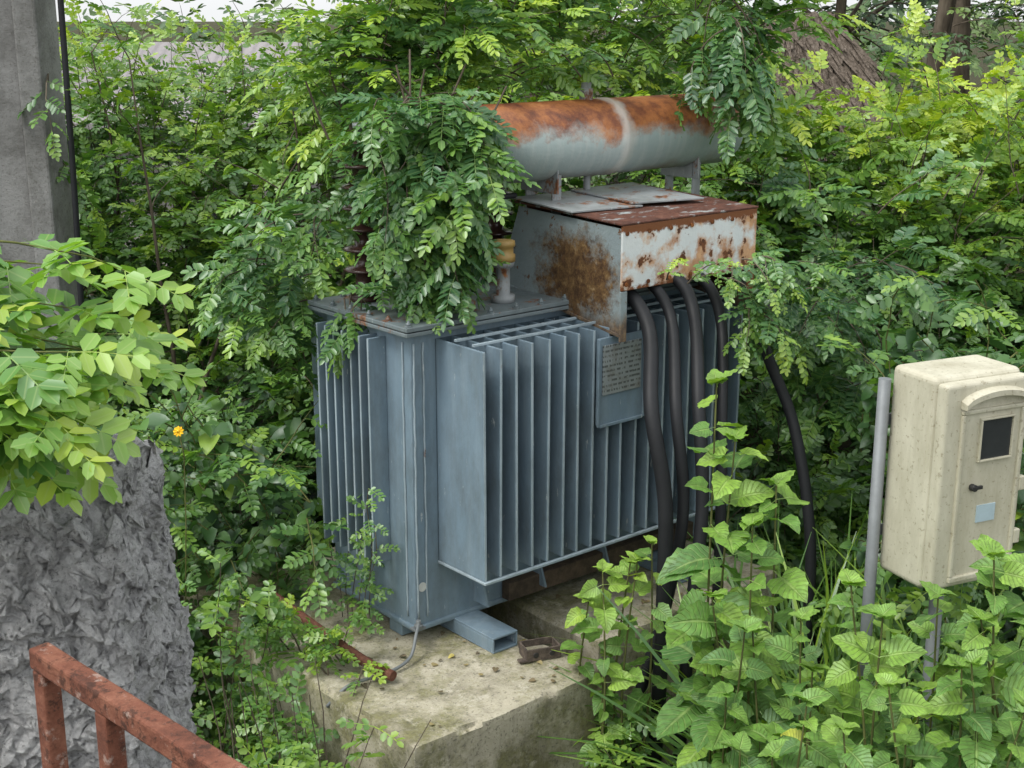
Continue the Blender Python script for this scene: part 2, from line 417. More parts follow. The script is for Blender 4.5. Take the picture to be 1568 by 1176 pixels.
# terminal box
b=MB()
A0,A1=.78,1.585; ft=-.36; t=.008
zt,zb=2.475,2.035
def sidewall(a,m):
    P=[(ft,zb),( .40,2.15),( .27,2.50),(ft,zt)]
    base=len(b.v)
    for aa in (a,a+t):
        for (y,z) in P: b.v.append((aa,y,z))
    fs=[(0,1,2,3),(4,7,6,5)]+[(i,(i+1)%4,(i+1)%4+4,i+4) for i in range(4)]
    for f in fs: b.f.append(tuple(base+q for q in f)); b.m.append(m); b.sm.append(False)
sidewall(A0,0); sidewall(A1-t,0)
b.box(A0-.006,A0+.03,ft-.010,ft-.001,zb-.02,2.222,0)
b.hexa([(A0-.006,ft,zb-.001),(A0+.02,ft,zb-.001),(A0-.006,.40,2.149),(A0+.02,.40,2.149),(A0-.006,ft,zb+.012),(A0-.001,ft,zb+.012),(A0-.006,.40,2.162),(A0-.001,.40,2.162)])
b.build('terminal_box_sides',[M_boxside],T,.002)
b=MB(); b.box(A0-.004,A1+.004,ft-.010,ft-.0005,2.224,zt+.012); b.box(A1-.04,A1+.003,ft-.010,ft-.001,2.13,2.222)
b.build('terminal_box_front',[M_boxfront],T,.003)
b=MB()
b.hexa([(A0-.01,ft-.012,zt+.013),(A1+.01,ft-.012,zt+.013),(A0-.01,.29,2.515),(A1+.01,.29,2.515),(A0-.01,ft-.012,zt+.021),(A1+.01,ft-.012,zt+.021),(A0-.01,.29,2.523),(A1+.01,.29,2.523)])
b.hexa([(A0+.02,.25,2.15),(A1-.02,.25,2.15),(A0+.02,.258,2.15),(A1-.02,.258,2.15),(A0+.02,.23,2.51),(A1-.02,.23,2.51),(A0+.02,.24,2.51),(A1-.02,.24,2.51)])
b.build('terminal_box_lid',[M_boxtop],T,.002)
b=MB()
b.hexa([(A0-.03,-.10,2.512),(A0+.34,-.14,2.510),(A0-.03,.28,2.533),(A0+.32,.28,2.533),(A0-.03,-.10,2.519),(A0+.34,-.14,2.517),(A0-.03,.28,2.54),(A0+.32,.28,2.54)])
b.hexa([(A0+.30,-.12,2.522),(A1-.14,-.19,2.520),(A0+.30,.27,2.541),(A1-.12,.27,2.543),(A0+.30,-.12,2.529),(A1-.14,-.19,2.527),(A0+.30,.27,2.548),(A1-.12,.27,2.55)])
b.build('loose_cover_sheets',[M_grey],T,.001)
b=MB()
for i in range(7):
    x=A0+.02+i*.125
    b.lathe([(.009,-.016),(.009,-.011)],(x,ft,2.25),'y',8); b.lathe([(.009,-.016),(.009,-.011)],(x,ft,2.455),'y',8)
b.build('terminal_box_screws',[M_rust],T)
# conservator
r=.165; c0,c1=.46,2.02; cz=2.775; cb=.22
prof=[(.02,c0+.03),(r-.012,c0+.03),(r-.012,c0),(r,c0),(r,1.205),(r+.004,1.208),(r+.004,1.232),(r,1.236),(r,c1-.07),(r*.93,c1-.03),(r*.75,c1),(r*.4,c1+.018),(.01,c1+.022)]
b=MB(); b.lathe(prof,(0,cb,cz),'x',56)
o=b.build('conservator_drum',[M_cons],T)
b=MB()
for a in (.85,1.72):
    b.box(a,a+.05,cb-.09,cb-.08,2.139,2.66); b.box(a,a+.05,cb+.08,cb+.09,2.139,2.66); b.box(a,a+.008,cb-.12,cb+.12,2.56,2.66)
b.lathe([(.03,0),(.03,.05),(.022,.05),(.022,.075)],(1.12,cb,cz+r-.004),'z',16)
b.lathe([(.016,0),(.016,.42)],(1.15,cb+.02,2.2),'z',12)
b.build('conservator_brackets',[M_grey],T,.002)
def bushing(a,bb,z,h,rad,name,mat,ribs=6):
    q=MB(); pr=[(rad*.75,0),(rad*.75,.02)]
    for i in range(ribs):
        zz=.03+i*(h-.06)/ribs
        pr+=[(rad*.42,zz),(rad*.9,zz+.008),(rad,zz+.014),(rad*.85,zz+.022),(rad*.42,zz+.03)]
    pr+=[(rad*.42,h-.02),(rad*.3,h)]
    q.lathe(pr,(a,bb,z),'z',24)
    q.lathe([(rad*.2,0),(rad*.2,.05),(rad*.35,.05),(rad*.35,.07)],(a,bb,z+h),'z',10,1)
    return q.build(name,[mat,M_steel],T)
for i,a in enumerate((.13,.50,.84)): bushing(a,.50,2.14,.66,.088,'hv_bushing_%d'%(i+1),M_porc,7)
def lv(a,bb,name):
    q=MB(); q.lathe([(.05,0),(.05,.03),(.03,.03),(.03,.14),(.045,.15),(.05,.17)],(a,bb,2.14),'z',18,0)
    q.lathe([(.052,0),(.052,.028),(.044,.032),(.044,.06),(.052,.064),(.05,.085),(.02,.09)],(a,bb,2.311),'z',18,1)
    q.build(name,[M_grey,M_brass],T)
for i,a in enumerate((.34,.55)): lv(a,.10,'lv_bushing_%d'%(i+1))
b=MB(); b.tube(smooth_path([(.34,.10,2.40),(.34,.10,2.5),(.46,.13,2.56),(.7,.2,2.56)]),.012); b.build('busbar_lead',[M_cable],T)

# ------------------------------------------------------------ power cables
def cable(pts,rad):
    q=MB(); q.tube(smooth_path(pts,8),rad,12); return q.build('power_cable',[M_cable])
cable([W(.90,-.1,2.24),W(.88,-.30,2.20),W(.87,-.44,2.06),(.545,5.12,1.80),(.60,5.04,1.45),(.60,5.00,1.0),(.585,4.96,.5),(.56,4.96,-.02)],.030)
cable([W(1.02,-.1,2.26),W(1.00,-.32,2.22),W(1.00,-.44,2.08),(.645,5.16,1.80),(.68,5.10,1.4),(.62,5.07,1.0),(.50,5.00,.55),(.46,4.98,-.02)],.024)
cable([W(1.10,-.1,2.26),W(1.10,-.36,2.24),W(1.09,-.48,2.10),(.74,5.20,1.80),(.755,5.10,1.4),(.71,5.02,.9),(.67,5.00,-.02)],.027)
cable([W(1.25,-.1,2.26),W(1.25,-.37,2.22),W(1.27,-.47,2.04),(.86,5.36,1.7),(.85,5.22,1.2),(.83,5.15,.6),(.8,5.1,-.02)],.023)
cable([W(1.60,-.1,2.25),W(1.72,-.36,2.17),(1.08,5.72,1.95),(1.20,5.55,1.6),(1.27,5.42,1.1),(1.25,5.35,.5),(1.2,5.3,-.02)],.024)

# ------------------------------------------------------------ concrete blocks
def rough_block(name,x0,x1,y0,y1,z0,z1,mat,amp=.012,parent=None,cuts=.045,seed=0,top=None,sm=True):
    bm=bmesh.new()
    nx=max(2,int((x1-x0)/cuts)); ny=max(2,int((y1-y0)/cuts)); nz=max(2,int((z1-z0)/cuts))
    vs={}
    def V(i,j,k):
        if (i,j,k) not in vs:
            p=Vector((x0+(x1-x0)*i/nx,y0+(y1-y0)*j/ny,z0+(z1-z0)*k/nz)); s=Vector((seed,seed*.7,0))
            ex=(i in(0,nx))+(j in(0,ny))+(k in(0,nz))
            if ex>=2:
                inn=Vector((-1 if i==nx else (1 if i==0 else 0),-1 if j==ny else (1 if j==0 else 0),-1 if k==nz else 0))
                p+=inn*(.003+.035*max(0,noise.noise(p*7+s)+.3*noise.noise(p*25+s)))
            d=Vector((noise.noise(p*5+s),noise.noise(p*5+s+Vector((9,0,0))),noise.noise(p*5+s+Vector((0,9,0)))))
            d2=Vector((noise.noise(p*18+s),noise.noise(p*18+s+Vector((9,0,0))),noise.noise(p*18+s+Vector((0,9,0)))))
            p+=d*amp+d2*amp*.4
            if top: p=top(p,k/nz)
            vs[(i,j,k)]=bm.verts.new(p)
        return vs[(i,j,k)]
    for i in range(nx):
        for j in range(ny):
            bm.faces.new((V(i,j,nz),V(i+1,j,nz),V(i+1,j+1,nz),V(i,j+1,nz))); bm.faces.new((V(i,j,0),V(i,j+1,0),V(i+1,j+1,0),V(i+1,j,0)))
    for i in range(nx):
        for k in range(nz):
            bm.faces.new((V(i,0,k),V(i+1,0,k),V(i+1,0,k+1),V(i,0,k+1))); bm.faces.new((V(i,ny,k),V(i,ny,k+1),V(i+1,ny,k+1),V(i+1,ny,k)))
    for j in range(ny):
        for k in range(nz):
            bm.faces.new((V(0,j,k),V(0,j,k+1),V(0,j+1,k+1),V(0,j+1,k))); bm.faces.new((V(nx,j,k),V(nx,j+1,k),V(nx,j+1,k+1),V(nx,j,k+1)))
    me=bpy.data.meshes.new(name); bm.to_mesh(me); bm.free()
    for p in me.polygons: p.use_smooth=sm
    if sm: me.set_sharp_from_angle(angle=math.radians(38))
    return mkobj(name,me,parent,[mat])
for nm,(x0,x1,y0,y1,sd) in {'concrete_plinth':(-.49,.42,-.66,1.15,1),'concrete_plinth.001':(.60,1.75,-.46,1.15,5)}.items():
    o=rough_block(nm,x0,x1,y0,y1,-.05,.782,M_conc,.007,None,.022,sd); o.location=(OX,OY,0); o.rotation_euler=(0,0,ANG)
b=MB()
b.box(0,.15,0,.008,0,.05); b.box(0,.008,.009,.09,0,.05); b.box(.142,.15,.009,.09,0,.05); b.box(.0,.15,.091,.098,.02,.05)
b.box(-.03,-.001,0,.03,0,.008)
b.lathe([(.012,-.003),(.012,0)],(.04,0,.025),'y',10,1); b.lathe([(.012,-.003),(.012,0)],(.11,0,.025),'y',10,1)
o=b.build('steel_clamp',[M_clamp,M_dark],None,.002); o.location=W(.24,-.42,.79); o.rotation_euler=(0,0,ANG-.35)
b=MB(); b.tube(smooth_path([W(-.36,.52,.93),W(-.33,.25,.88),W(-.30,-.05,.835),W(-.27,-.22,.82)],5),.021,14); b.build('rusty_pipe',[M_rustpipe])

# ------------------------------------------------------------ meter box
MBx=empty('electric_meter_box',(1.385,4.2,0),math.radians(25))
b=MB(); b.box(0,.37,.045,.26,1.43,2.165); b.build('housing',[M_meter],MBx,.022,4)
b=MB(); b.box(.006,.364,.0,.05,1.44,2.15); b.build('cover',[M_meter],MBx,.014,4)
b=MB()
b.box(.075,.345,-.010,.004,1.46,1.48); b.box(.075,.345,-.010,.004,2.045,2.06); b.box(.075,.09,-.010,.004,1.4805,2.0445); b.box(.33,.345,-.010,.004,1.4805,2.0445)
b.build('door_frame',[M_meter],MBx,.004)
b=MB()
n=16; base=len(b.v)
for i in range(n+1):
    tt=i/n; x=.07+.28*tt; z=2.085+.035*math.sin(math.pi*tt)**.6
    b.v+= [(x,-.03,z),(x,.01,z+.010),(x,-.03,z-.018),(x,.01,z-.018)]
for i in range(n):
    p=base+i*4;q=p+4
    for f in ((p,q,q+1,p+1),(p,p+2,q+2,q),(p+2,p+3,q+3,q+2)): b.f.append(f); b.m.append(0); b.sm.append(False)
b.f+= [(base,base+1,base+3,base+2),(base+4*n,base+4*n+2,base+4*n+3,base+4*n+1)]; b.m+=[0,0]; b.sm+=[False,False]
b.build('rain_hood',[M_meter],MBx)
b=MB(); b.box(.155,.30,-.012,.003,1.875,1.882); b.box(.155,.30,-.012,.003,2.018,2.025); b.box(.155,.162,-.012,.003,1.8825,2.0175); b.box(.293,.30,-.012,.003,1.8825,2.0175)
b.build('window_frame',[M_meter],MBx,.002)
b=MB(); b.box(.162,.293,-.004,.002,1.882,2.018); b.build('window_glass',[M_glass],MBx)
b=MB(); b.lathe([(.012,-.02),(.012,0)],(.145,0,1.79),'y',14); b.box(.135,.175,-.022,-.014,1.785,1.797); b.build('latch',[M_dark],MBx,.001)
b=MB(); b.box(.175,.255,-.0035,.001,1.66,1.72); b.build('sticker',[M_sticker],MBx)
b=MB()
for z in (1.56,1.75,1.93): b.box(.345,.372,-.012,.01,z,z+.05)
b.build('hinges',[M_meter],MBx,.004)
b=MB(); b.lathe([(.021,0),(.021,2.12)],(-.035,.25,0),'z',18); b.box(-.03,.02,.262,.268,1.55,1.59); b.box(-.03,.02,.262,.268,1.95,1.99)
b.lathe([(.024,0),(.024,1.45)],(.18,.15,0),'z',16)
b.build('support_pipe',[M_steel],MBx)

# ------------------------------------------------------------ broken pillar + rail
def ptop(p,k):
    if k>.6:
        w=(k-.6)/.4
        h=.08*noise.noise(Vector((p.x*5,p.y*5,3)))+.08*noise.noise(Vector((p.x*14,p.y*14,1)))+.05*noise.noise(Vector((p.x*30,p.y*30,1)))
        sl=-.34*max(0,p.x+1.12)-.25*max(0,-1.2-p.x)-.25*max(0,3.02-p.y)
        p.z+=w*(h+sl); p.x-= w*w*.05*(1 if p.x>-1.1 else 0); p.y+=w**4*.05*(1 if p.y<3 else 0)
    q=p*8; q2=p*24; q3=p*60
    am=.004 if p.x<-1.36 else .026
    def n3(q): return Vector((noise.noise(q),noise.noise(q+Vector((5,5,5)))-abs(noise.noise(q+Vector((2,2,2)))),noise.noise(q+Vector((8,1,3)))))
    return p+n3(q)*am+n3(q2)*am*.95+n3(q3)*am*.7
rough_block('broken_concrete_pillar',-1.42,-.865,2.88,3.36,-.05,2.30,M_broken,.006,None,.0105,11,ptop,False)
RL=empty('rusty_railing',(0,0,0))
b=MB()
P0=Vector((-.825,2.20,2.20)); dr=Vector((.40,-.36,-.02)).normalized()
def sqtube(mb,p,q,h=.022,m=0):
    p=Vector(p);q=Vector(q); d=(q-p).normalized(); s=d.cross(Vector((0,0,1)))
    if s.length<.1: s=Vector((dr.x,dr.y,0))
    s=s.normalized(); u=s.cross(d)
    P=[]
    for e in (p,q):
        for a in (-1,1):
            for c in (-1,1): P.append(e+u*a*h+s*c*h)
    mb.hexa(P,m)
sqtube(b,P0-dr*.021,P0+dr*1.3,.020)
b.build('top_rail',[M_rustpink],RL,.005,2)
b=MB()
for tt in (.0,.20,.42,.64):
    q=P0+dr*tt; sqtube(b,(q.x,q.y,q.z-.0205),(q.x,q.y,.0),.018)
b.build('posts',[M_rustpink],RL,.005,2)
b=MB(); sqtube(b,(P0.x,P0.y,1.5),(P0+dr*1.2)-Vector((0,0,.7)),.014); b.build('lower_rail',[M_rustpink],RL,.004,2)

# ------------------------------------------------------------ pole, houses, ground
b=MB(); x0,x1,y0,y1=-2.82,-2.34,6.95,7.28
b.box(x0,x0+.12,y0,y1,0,7); b.box(x1-.12,x1,y0,y1,0,7); b.box(x0+.1205,x1-.1205,y0+.05,y1-.05,0,7)
b.build('concrete_utility_pole',[M_concpole],None,.014)
b=MB(); b.tube(smooth_path([(-2.25,7.0,-.02),(-2.25,6.98,1.5),(-2.23,6.98,2.6),(-2.22,7.0,4.5),(-2.22,7,6.5)]),.016,8); b.build('pole_downlead_cable',[M_cable])

H=empty('shed',(-3.9,13.0,0))
b=MB(); b.box(-2.0,1.8,-.9,2.0,0,2.4); b.build('walls',[M_wall],H)
b=MB(); b.hexa([(-2.3,-1.3,2.35),(2.1,-1.3,2.35),(-2.3,.6,2.98),(2.1,.6,2.98),(-2.3,-1.3,2.40),(2.1,-1.3,2.40),(-2.3,.6,3.03),(2.1,.6,3.03)])
b.hexa([(-2.3,.61,2.98),(2.1,.61,2.98),(-2.3,2.5,2.35),(2.1,2.5,2.35),(-2.3,.61,3.03),(2.1,.61,3.03),(-2.3,2.5,2.4),(2.1,2.5,2.4)])
b.build('roof',[M_roof],H)
b=MB(); b.box(-.4,.4,-.93,-.901,.0,2.0); b.box(.9,1.6,-.93,-.901,1.0,1.9); b.build('door_and_window',[M_dark],H)
H=empty('thatched_hut',(2.30,11.2,0))
b=MB(); b.box(-.5,.5,-.4,.7,0,2.5); b.build('walls',[M_wall],H)
b=MB(); b.box(-.3,.3,-.43,-.401,0,1.9); b.build('doorway',[M_dark],H)
b=MB(); b.hexa([(-.7,-.7,2.5),(.7,-.7,2.5),(-.7,1.0,2.5),(.7,1.0,2.5),(-.38,.1,3.30),(.25,.1,3.30),(-.38,.3,3.30),(.25,.3,3.30)])
o=b.build('thatch_roof',[M_thatch],H)
b=MB()
for i in range(1000):
    tt=R(); side=random.choice((0,0,1,2)); f=R()
    if side==0: base=Vector((-.7+1.4*tt,-.7,2.5)); top=Vector((-.38+.63*tt,.1,3.3))
    elif side==1: base=Vector((-.7,-.7+1.7*tt,2.5)); top=Vector((-.38,.1+.2*tt,3.3))
    else: base=Vector((.7,-.7+1.7*tt,2.5)); top=Vector((.25,.1+.2*tt,3.3))
    p=base.lerp(top,f); d=(base-top).normalized()
    n=Vector((0,-.7,.7)) if side==0 else Vector(((-.7 if side==1 else .7),0,.7))
    s=d.cross(n).normalized()*.022; q=p+d*U(.2,.5)+n*U(.0,.12)+Vector((U(-.12,.12),0,-.05)); p=p+n*.02
    k=len(b.v); b.v+=[tuple(p-s),tuple(p+s),tuple(q+s*.4),tuple(q-s*.4)]; b.f.append((k,k+1,k+2,k+3)); b.m.append(0); b.sm.append(False)
b.build('thatch_fringe',[M_thatch],H)

gx=[-200,-60,-20]+[ -10+i*.5 for i in range(41)]+[20,60,200]
gy=[-60,-10,-3]+[ -1+i*.5 for i in range(36)]+[25,60,200,400]
def gz(x,y):
    t=min(1,max(0,(y-6.8)/3)); h=1.0*t*t*(3-2*t)
    return h+(.08*noise.noise(Vector((x*.8,y*.8,0))) if abs(x)<12 and -2<y<18 else 0)
vs=[(x,y,gz(x,y)-.02) for y in gy for x in gx]; nx=len(gx)
fs=[(j*nx+i,j*nx+i+1,(j+1)*nx+i+1,(j+1)*nx+i) for j in range(len(gy)-1) for i in range(nx-1)]
me=bpy.data.meshes.new('ground'); me.from_pydata(vs,[],fs); mkobj('ground',me,None,[M_ground])

# ------------------------------------------------------------ foliage system
def leaflet(p,d,nrm,l,w,fold=.18,droop=.10):
    d=d.normalized(); s=nrm.cross(d).normalized(); n=d.cross(s)
    P=[p, p+d*(.26*l)-s*(.46*w)+n*(fold*w*.5), p+d*(.74*l)-s*(.43*w)+n*(fold*w*.5-droop*l*.4), p+d*l-n*(droop*l),
       p+d*(.74*l)+s*(.43*w)+n*(fold*w*.5-droop*l*.4), p+d*(.26*l)+s*(.46*w)+n*(fold*w*.5)]
    return [tuple(q) for q in P],[(0,1,2,3),(0,3,4,5)],[(.5,0),(.04,.28),(.1,.7),(.5,1),(.5,0),(.5,1),(.9,.7),(.96,.28)]
def T_pinnate(pairs,L_,l,w,seed,droop=.12):
    rr=random.Random(seed); V=[];F=[];UV=[];Tn=[];Mi=[]
    def rach(t): return Vector((L_*t,0,-droop*L_*t*t*1.6))
    def add(P,f,uv,tn,mi):
        b=len(V); V.extend(P); F.extend([tuple(b+q for q in x) for x in f]); UV.extend(uv); Tn.extend([tn]*len(P)); Mi.extend([mi]*len(f))
    for i in range(3):
        a=rach(i/3*.98);c=rach((i+1)/3*.98); ww=.0016
        add([(a.x,-ww,a.z),(c.x,-ww,c.z),(c.x,ww,c.z),(a.x,ww,a.z)],[(0,1,2,3)],[(.5,0)]*4,.15,0)
    for i in range(pairs):
        t=.22+.72*i/max(1,pairs-1); p=rach(t); sc=(.8+.35*math.sin(math.pi*(.15+.75*t)))
        for sg in (-1,1):
            if rr.random()<.07: continue
            an=math.radians(66-18*t+rr.uniform(-12,12)); d=Vector((math.cos(an),sg*math.sin(an),rr.uniform(-.4,.18)))
            nn=Vector((rr.uniform(-.4,.4),rr.uniform(-.4,.4),1))
            add(*leaflet(p,d,nn,l*sc*rr.uniform(.8,1.15),w*sc*rr.uniform(.9,1.1)),rr.uniform(-.09,.09),0)
    add(*leaflet(rach(.98),Vector((1,rr.uniform(-.2,.2),-.35)),Vector((0,0,1)),l,w),.05,0)
    return np.array(V),np.array(F),np.array(UV),np.array(Tn),np.array(Mi)
def T_heart(seed,ns=8,nc=3):
    rr=random.Random(seed); V=[];F=[];UV=[];Tn=[]
    cu=rr.uniform(.05,.5); tw=rr.uniform(-.4,.4); fo=rr.uniform(.1,.45)
    for i in range(ns+1):
        t=i/ns
        wd=.46*(math.sin(math.pi*t**.55)**.8 if 0<t<1 else 0)
        if i==0: wd=.26
        for j in range(-nc,nc+1):
            u=j/nc
            ser=(1+.06*(1 if i%2 else -1)) if abs(j)==nc else 1
            x=t-(.14*abs(u)**1.3*(1-t)**2 if t<.5 else 0); y=u*wd*ser
            z=fo*abs(y)-cu*t*t+.035*math.sin(t*20+abs(u)*3+seed)*abs(u)+tw*y*t
            V.append((x,y,z)); Tn.append(rr.uniform(-.02,.02))
    w=2*nc+1
    def uvf(i,j): return (.5+.5*(j-nc)/nc*.96,i/ns)
    for i in range(ns):
        for j in range(w-1):
            F.append((i*w+j,(i+1)*w+j,(i+1)*w+j+1,i*w+j+1)); UV+= [uvf(i,j),uvf(i+1,j),uvf(i+1,j+1),uvf(i,j+1)]
    b=len(V); V+=[(-.35,-.012,.05),(.0,-.012,0),(0,.012,0),(-.35,.012,.05)]; Tn+=[0]*4; F.append((b,b+1,b+2,b+3)); UV+=[(.5,0)]*4
    return np.array(V),np.array(F),np.array(UV),np.array(Tn),np.zeros(len(F),int)
def T_blade(seed):
    rr=random.Random(seed); V=[];F=[];UV=[];n=7; c=rr.uniform(.3,.9)
    for i in range(n+1):
        t=i/n; a=c*t*1.4; w=.010*(1-t)**.6+.0008
        V+=[(t*math.cos(a*.7),-w,-abs(math.sin(a*.7))*t),(t*math.cos(a*.7),w,-abs(math.sin(a*.7))*t)]
    for i in range(n):
        F.append((2*i,2*i+2,2*i+3,2*i+1)); UV+=[(.5,0)]*4
    return np.array(V),np.array(F),np.array(UV),np.zeros(len(V)),np.zeros(len(F),int)
TP_small=[T_pinnate(5,.16,.047,.026,s) for s in range(5)]
TP_vine=[T_pinnate(7,.25,.064,.031,10+s,.16) for s in range(6)]
TP_near=[T_pinnate(4,.19,.074,.043,20+s,.10) for s in range(5)]
TP_tiny=[T_pinnate(4,.085,.026,.017,30+s) for s in range(4)]
TP_far=[T_pinnate(3,.30,.16,.08,40+s) for s in range(4)]
TP_ov=[T_heart(60+s,4,1) for s in range(6)]
TP_heart=[T_heart(50+s) for s in range(9)]
TP_blade=[T_blade(70+s) for s in range(5)]

class Fol:
    def __init__(s): s.q={}; s.segs=[]
    def put(s,T_,p,f,n,sc,tone):
        s.q.setdefault(id(T_),(T_,[]))[1].append((p.x,p.y,p.z,f.x,f.y,f.z,n.x,n.y,n.z,sc,tone))
    def seg(s,a,b,r0,r1=None): s.segs.append((a.x,a.y,a.z,b.x,b.y,b.z,r0,r1 if r1 is not None else r0))
    def build(s,name,leafmat,stemmat=None):
        AV=[];AF=[];AU=[];AT=[];AM=[]; off=0
        for T_,lst in s.q.values():
            V,F,UV,Tn,Mi=T_; A=np.array(lst); N=len(A)
            x=A[:,3:6]; x/=np.linalg.norm(x,axis=1,keepdims=True)+1e-9
            y=np.cross(A[:,6:9],x); y/=np.linalg.norm(y,axis=1,keepdims=True)+1e-9
            z=np.cross(x,y); M=np.stack([x,y,z],1)*A[:,9][:,None,None]
            P=np.einsum('tk,nkc->ntc',V,M)+A[:,None,0:3]
            nv=len(V)
            AV.append(P.reshape(-1,3)); AF.append((F[None]+(np.arange(N)*nv)[:,None,None]+off).reshape(-1,4))
            AU.append(np.tile(UV,(N,1)))
            nl=Tn[None]+A[:,10][:,None]; AT.append(nl.reshape(-1)); AM.append(np.tile(Mi,N)); off+=N*nv
        if s.segs:
            A=np.array(s.segs); N=len(A); p=A[:,0:3];q=A[:,3:6]; d=q-p; d/=np.linalg.norm(d,axis=1,keepdims=True)+1e-9
            e=np.cross(d,np.array([.3,.2,.93])); e/=np.linalg.norm(e,axis=1,keepdims=True)+1e-9; g=np.cross(d,e); K=5
            rings=[]
            for pt,r in((p,A[:,6]),(q,A[:,7])):
                for j in range(K):
                    t=2*math.pi*j/K; rings.append(pt+(e*math.cos(t)+g*math.sin(t))*r[:,None])
            P=np.stack(rings,1); AV.append(P.reshape(-1,3))
            F=np.array([(j,(j+1)%K,K+(j+1)%K,K+j) for j in range(K)]); AF.append((F[None]+(np.arange(N)*2*K)[:,None,None]+off).reshape(-1,4))
            AU.append(np.full((N*K*4,2),.5)); AT.append(np.full(N*2*K,.3)); AM.append(np.ones(N*K,int)); off+=N*2*K
        V=np.concatenate(AV).astype(np.float32);F=np.concatenate(AF).astype(np.int32);UV=np.concatenate(AU).astype(np.float32)
        Tn=np.clip(np.concatenate(AT),0,1).astype(np.float32);M=np.concatenate(AM).astype(np.int32)
        me=bpy.data.meshes.new(name); nf=len(F)
        me.vertices.add(len(V)); me.vertices.foreach_set('co',V.ravel())
        me.loops.add(nf*4); me.loops.foreach_set('vertex_index',F.ravel())
        me.polygons.add(nf); me.polygons.foreach_set('loop_start',np.arange(0,nf*4,4,dtype=np.int32))
        try: me.polygons.foreach_set('loop_total',np.full(nf,4,dtype=np.int32))
        except Exception: pass
        me.polygons.foreach_set('material_index',M)
        uvl=me.uv_layers.new(name='UVMap'); uvl.data.foreach_set('uv',UV.ravel())
        at=me.attributes.new('tone','FLOAT','POINT'); at.data.foreach_set('value',Tn)
        me.update(calc_edges=True)
        return mkobj(name,me,None,[leafmat,stemmat or M_stem])
UP=Vector((0,0,1))
def rv(s=1): return Vector((U(-s,s),U(-s,s),U(-s,s)))
def branch(c,TS,p,d,length,n,sc,tone,droop=.25,r=.004,tip=.25,side=.9,wild=.35):
    d=d.normalized(); st=length/n
    for i in range(n):
        d=(d+Vector((0,0,-droop*.35))+rv(.13)).normalized(); p2=p+d*st
        t=i/n; c.seg(p,p2,r*(1-t*.7),r*(1-(t+1/n)*.7))
        s=d.cross(UP)
        if s.length<.2: s=Vector((1,0,0))+rv(.4)
        s.normalize()
        sg=1 if i%2 else -1
        f=d*.55+s*(sg*side)+rv(wild)+Vector((0,0,-.05-droop*.3))
        nn=UP+rv(wild)+Vector((0,-.25,0))
        c.put(random.choice(TS),p2,f,nn,sc*U(.75,1.15)*(1-.35*t*t),tone+tip*t*t+U(-.12,.12))
        p=p2
    c.put(random.choice(TS),p,d+rv(.1),UP+rv(.3)+Vector((0,-.25,0)),sc*.8,tone+tip+U(-.05,.1))
def fbm(x,y,z): return noise.noise(Vector((x,y,z)))+.5*noise.noise(Vector((x*2.1,y*2.1,z*2.1+7)))

def hedge(xr,smap,n,TS,sc,tonef,seed,depth=.4,length=(.3,.6),ns=(5,8),bumpamp=.6,out=(0,-.6,.6)):
    c=Fol()
    for i in range(n):
        x=U(*xr); s=R(); Y,Z=smap(x,s)
        bp=fbm(x*1.2,Z*1.2,seed); Y-=bp*bumpamp
        dd=min(1.4,random.expovariate(1/depth)); Y+=dd
        d=Vector(out)+rv(.8)
        branch(c,TS,Vector((x,Y,Z)),d,U(*length),random.randint(*ns),sc*U(.75,1.15),tonef(x,Z,s)+.26*fbm(x*1.0+5,Z*1.0,seed+3)-.06*dd,U(.0,.35),wild=.6,tip=.24)  # depth term darkens leaves further in: shade put into their tone
    return c
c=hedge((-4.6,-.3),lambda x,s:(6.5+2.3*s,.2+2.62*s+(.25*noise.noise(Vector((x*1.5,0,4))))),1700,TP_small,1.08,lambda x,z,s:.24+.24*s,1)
for i in range(60):
    x=U(-4.4,-.6); branch(c,TP_small,Vector((x,U(8.2,9.4),U(2.5,2.85))),Vector((U(-.5,.5),U(-.3,.2),1)),U(.3,.6),8,.9,.46+U(0,.2),.15,wild=.6)
for i in range(14):
    x=U(-4,-.4);y=U(7.2,8.6); p=Vector((x,y,.3)); d=Vector((U(-.15,.15),U(-.15,.1),1)).normalized()
    for k in range(7):
        q=p+d*.40; c.seg(p,q,.018-.002*k,.016-.002*k); p=q; d=(d+rv(.14)).normalized()
        if k>2: branch(c,TP_small,p,rv(1)+Vector((0,-.3,.3)),.4,6,1.0,.42,.2,wild=.6)
c.build('shrub_thicket',M_leaf,M_bark)
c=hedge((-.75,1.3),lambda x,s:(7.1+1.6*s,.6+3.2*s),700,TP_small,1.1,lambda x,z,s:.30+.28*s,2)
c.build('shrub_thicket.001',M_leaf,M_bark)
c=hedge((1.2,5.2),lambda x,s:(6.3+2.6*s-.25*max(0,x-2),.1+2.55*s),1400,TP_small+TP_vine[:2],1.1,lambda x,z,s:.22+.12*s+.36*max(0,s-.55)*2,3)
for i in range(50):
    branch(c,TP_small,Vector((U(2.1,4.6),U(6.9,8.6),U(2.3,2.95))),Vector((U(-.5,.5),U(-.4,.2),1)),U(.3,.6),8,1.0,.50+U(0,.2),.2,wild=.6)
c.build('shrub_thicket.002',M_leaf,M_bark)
c=Fol()
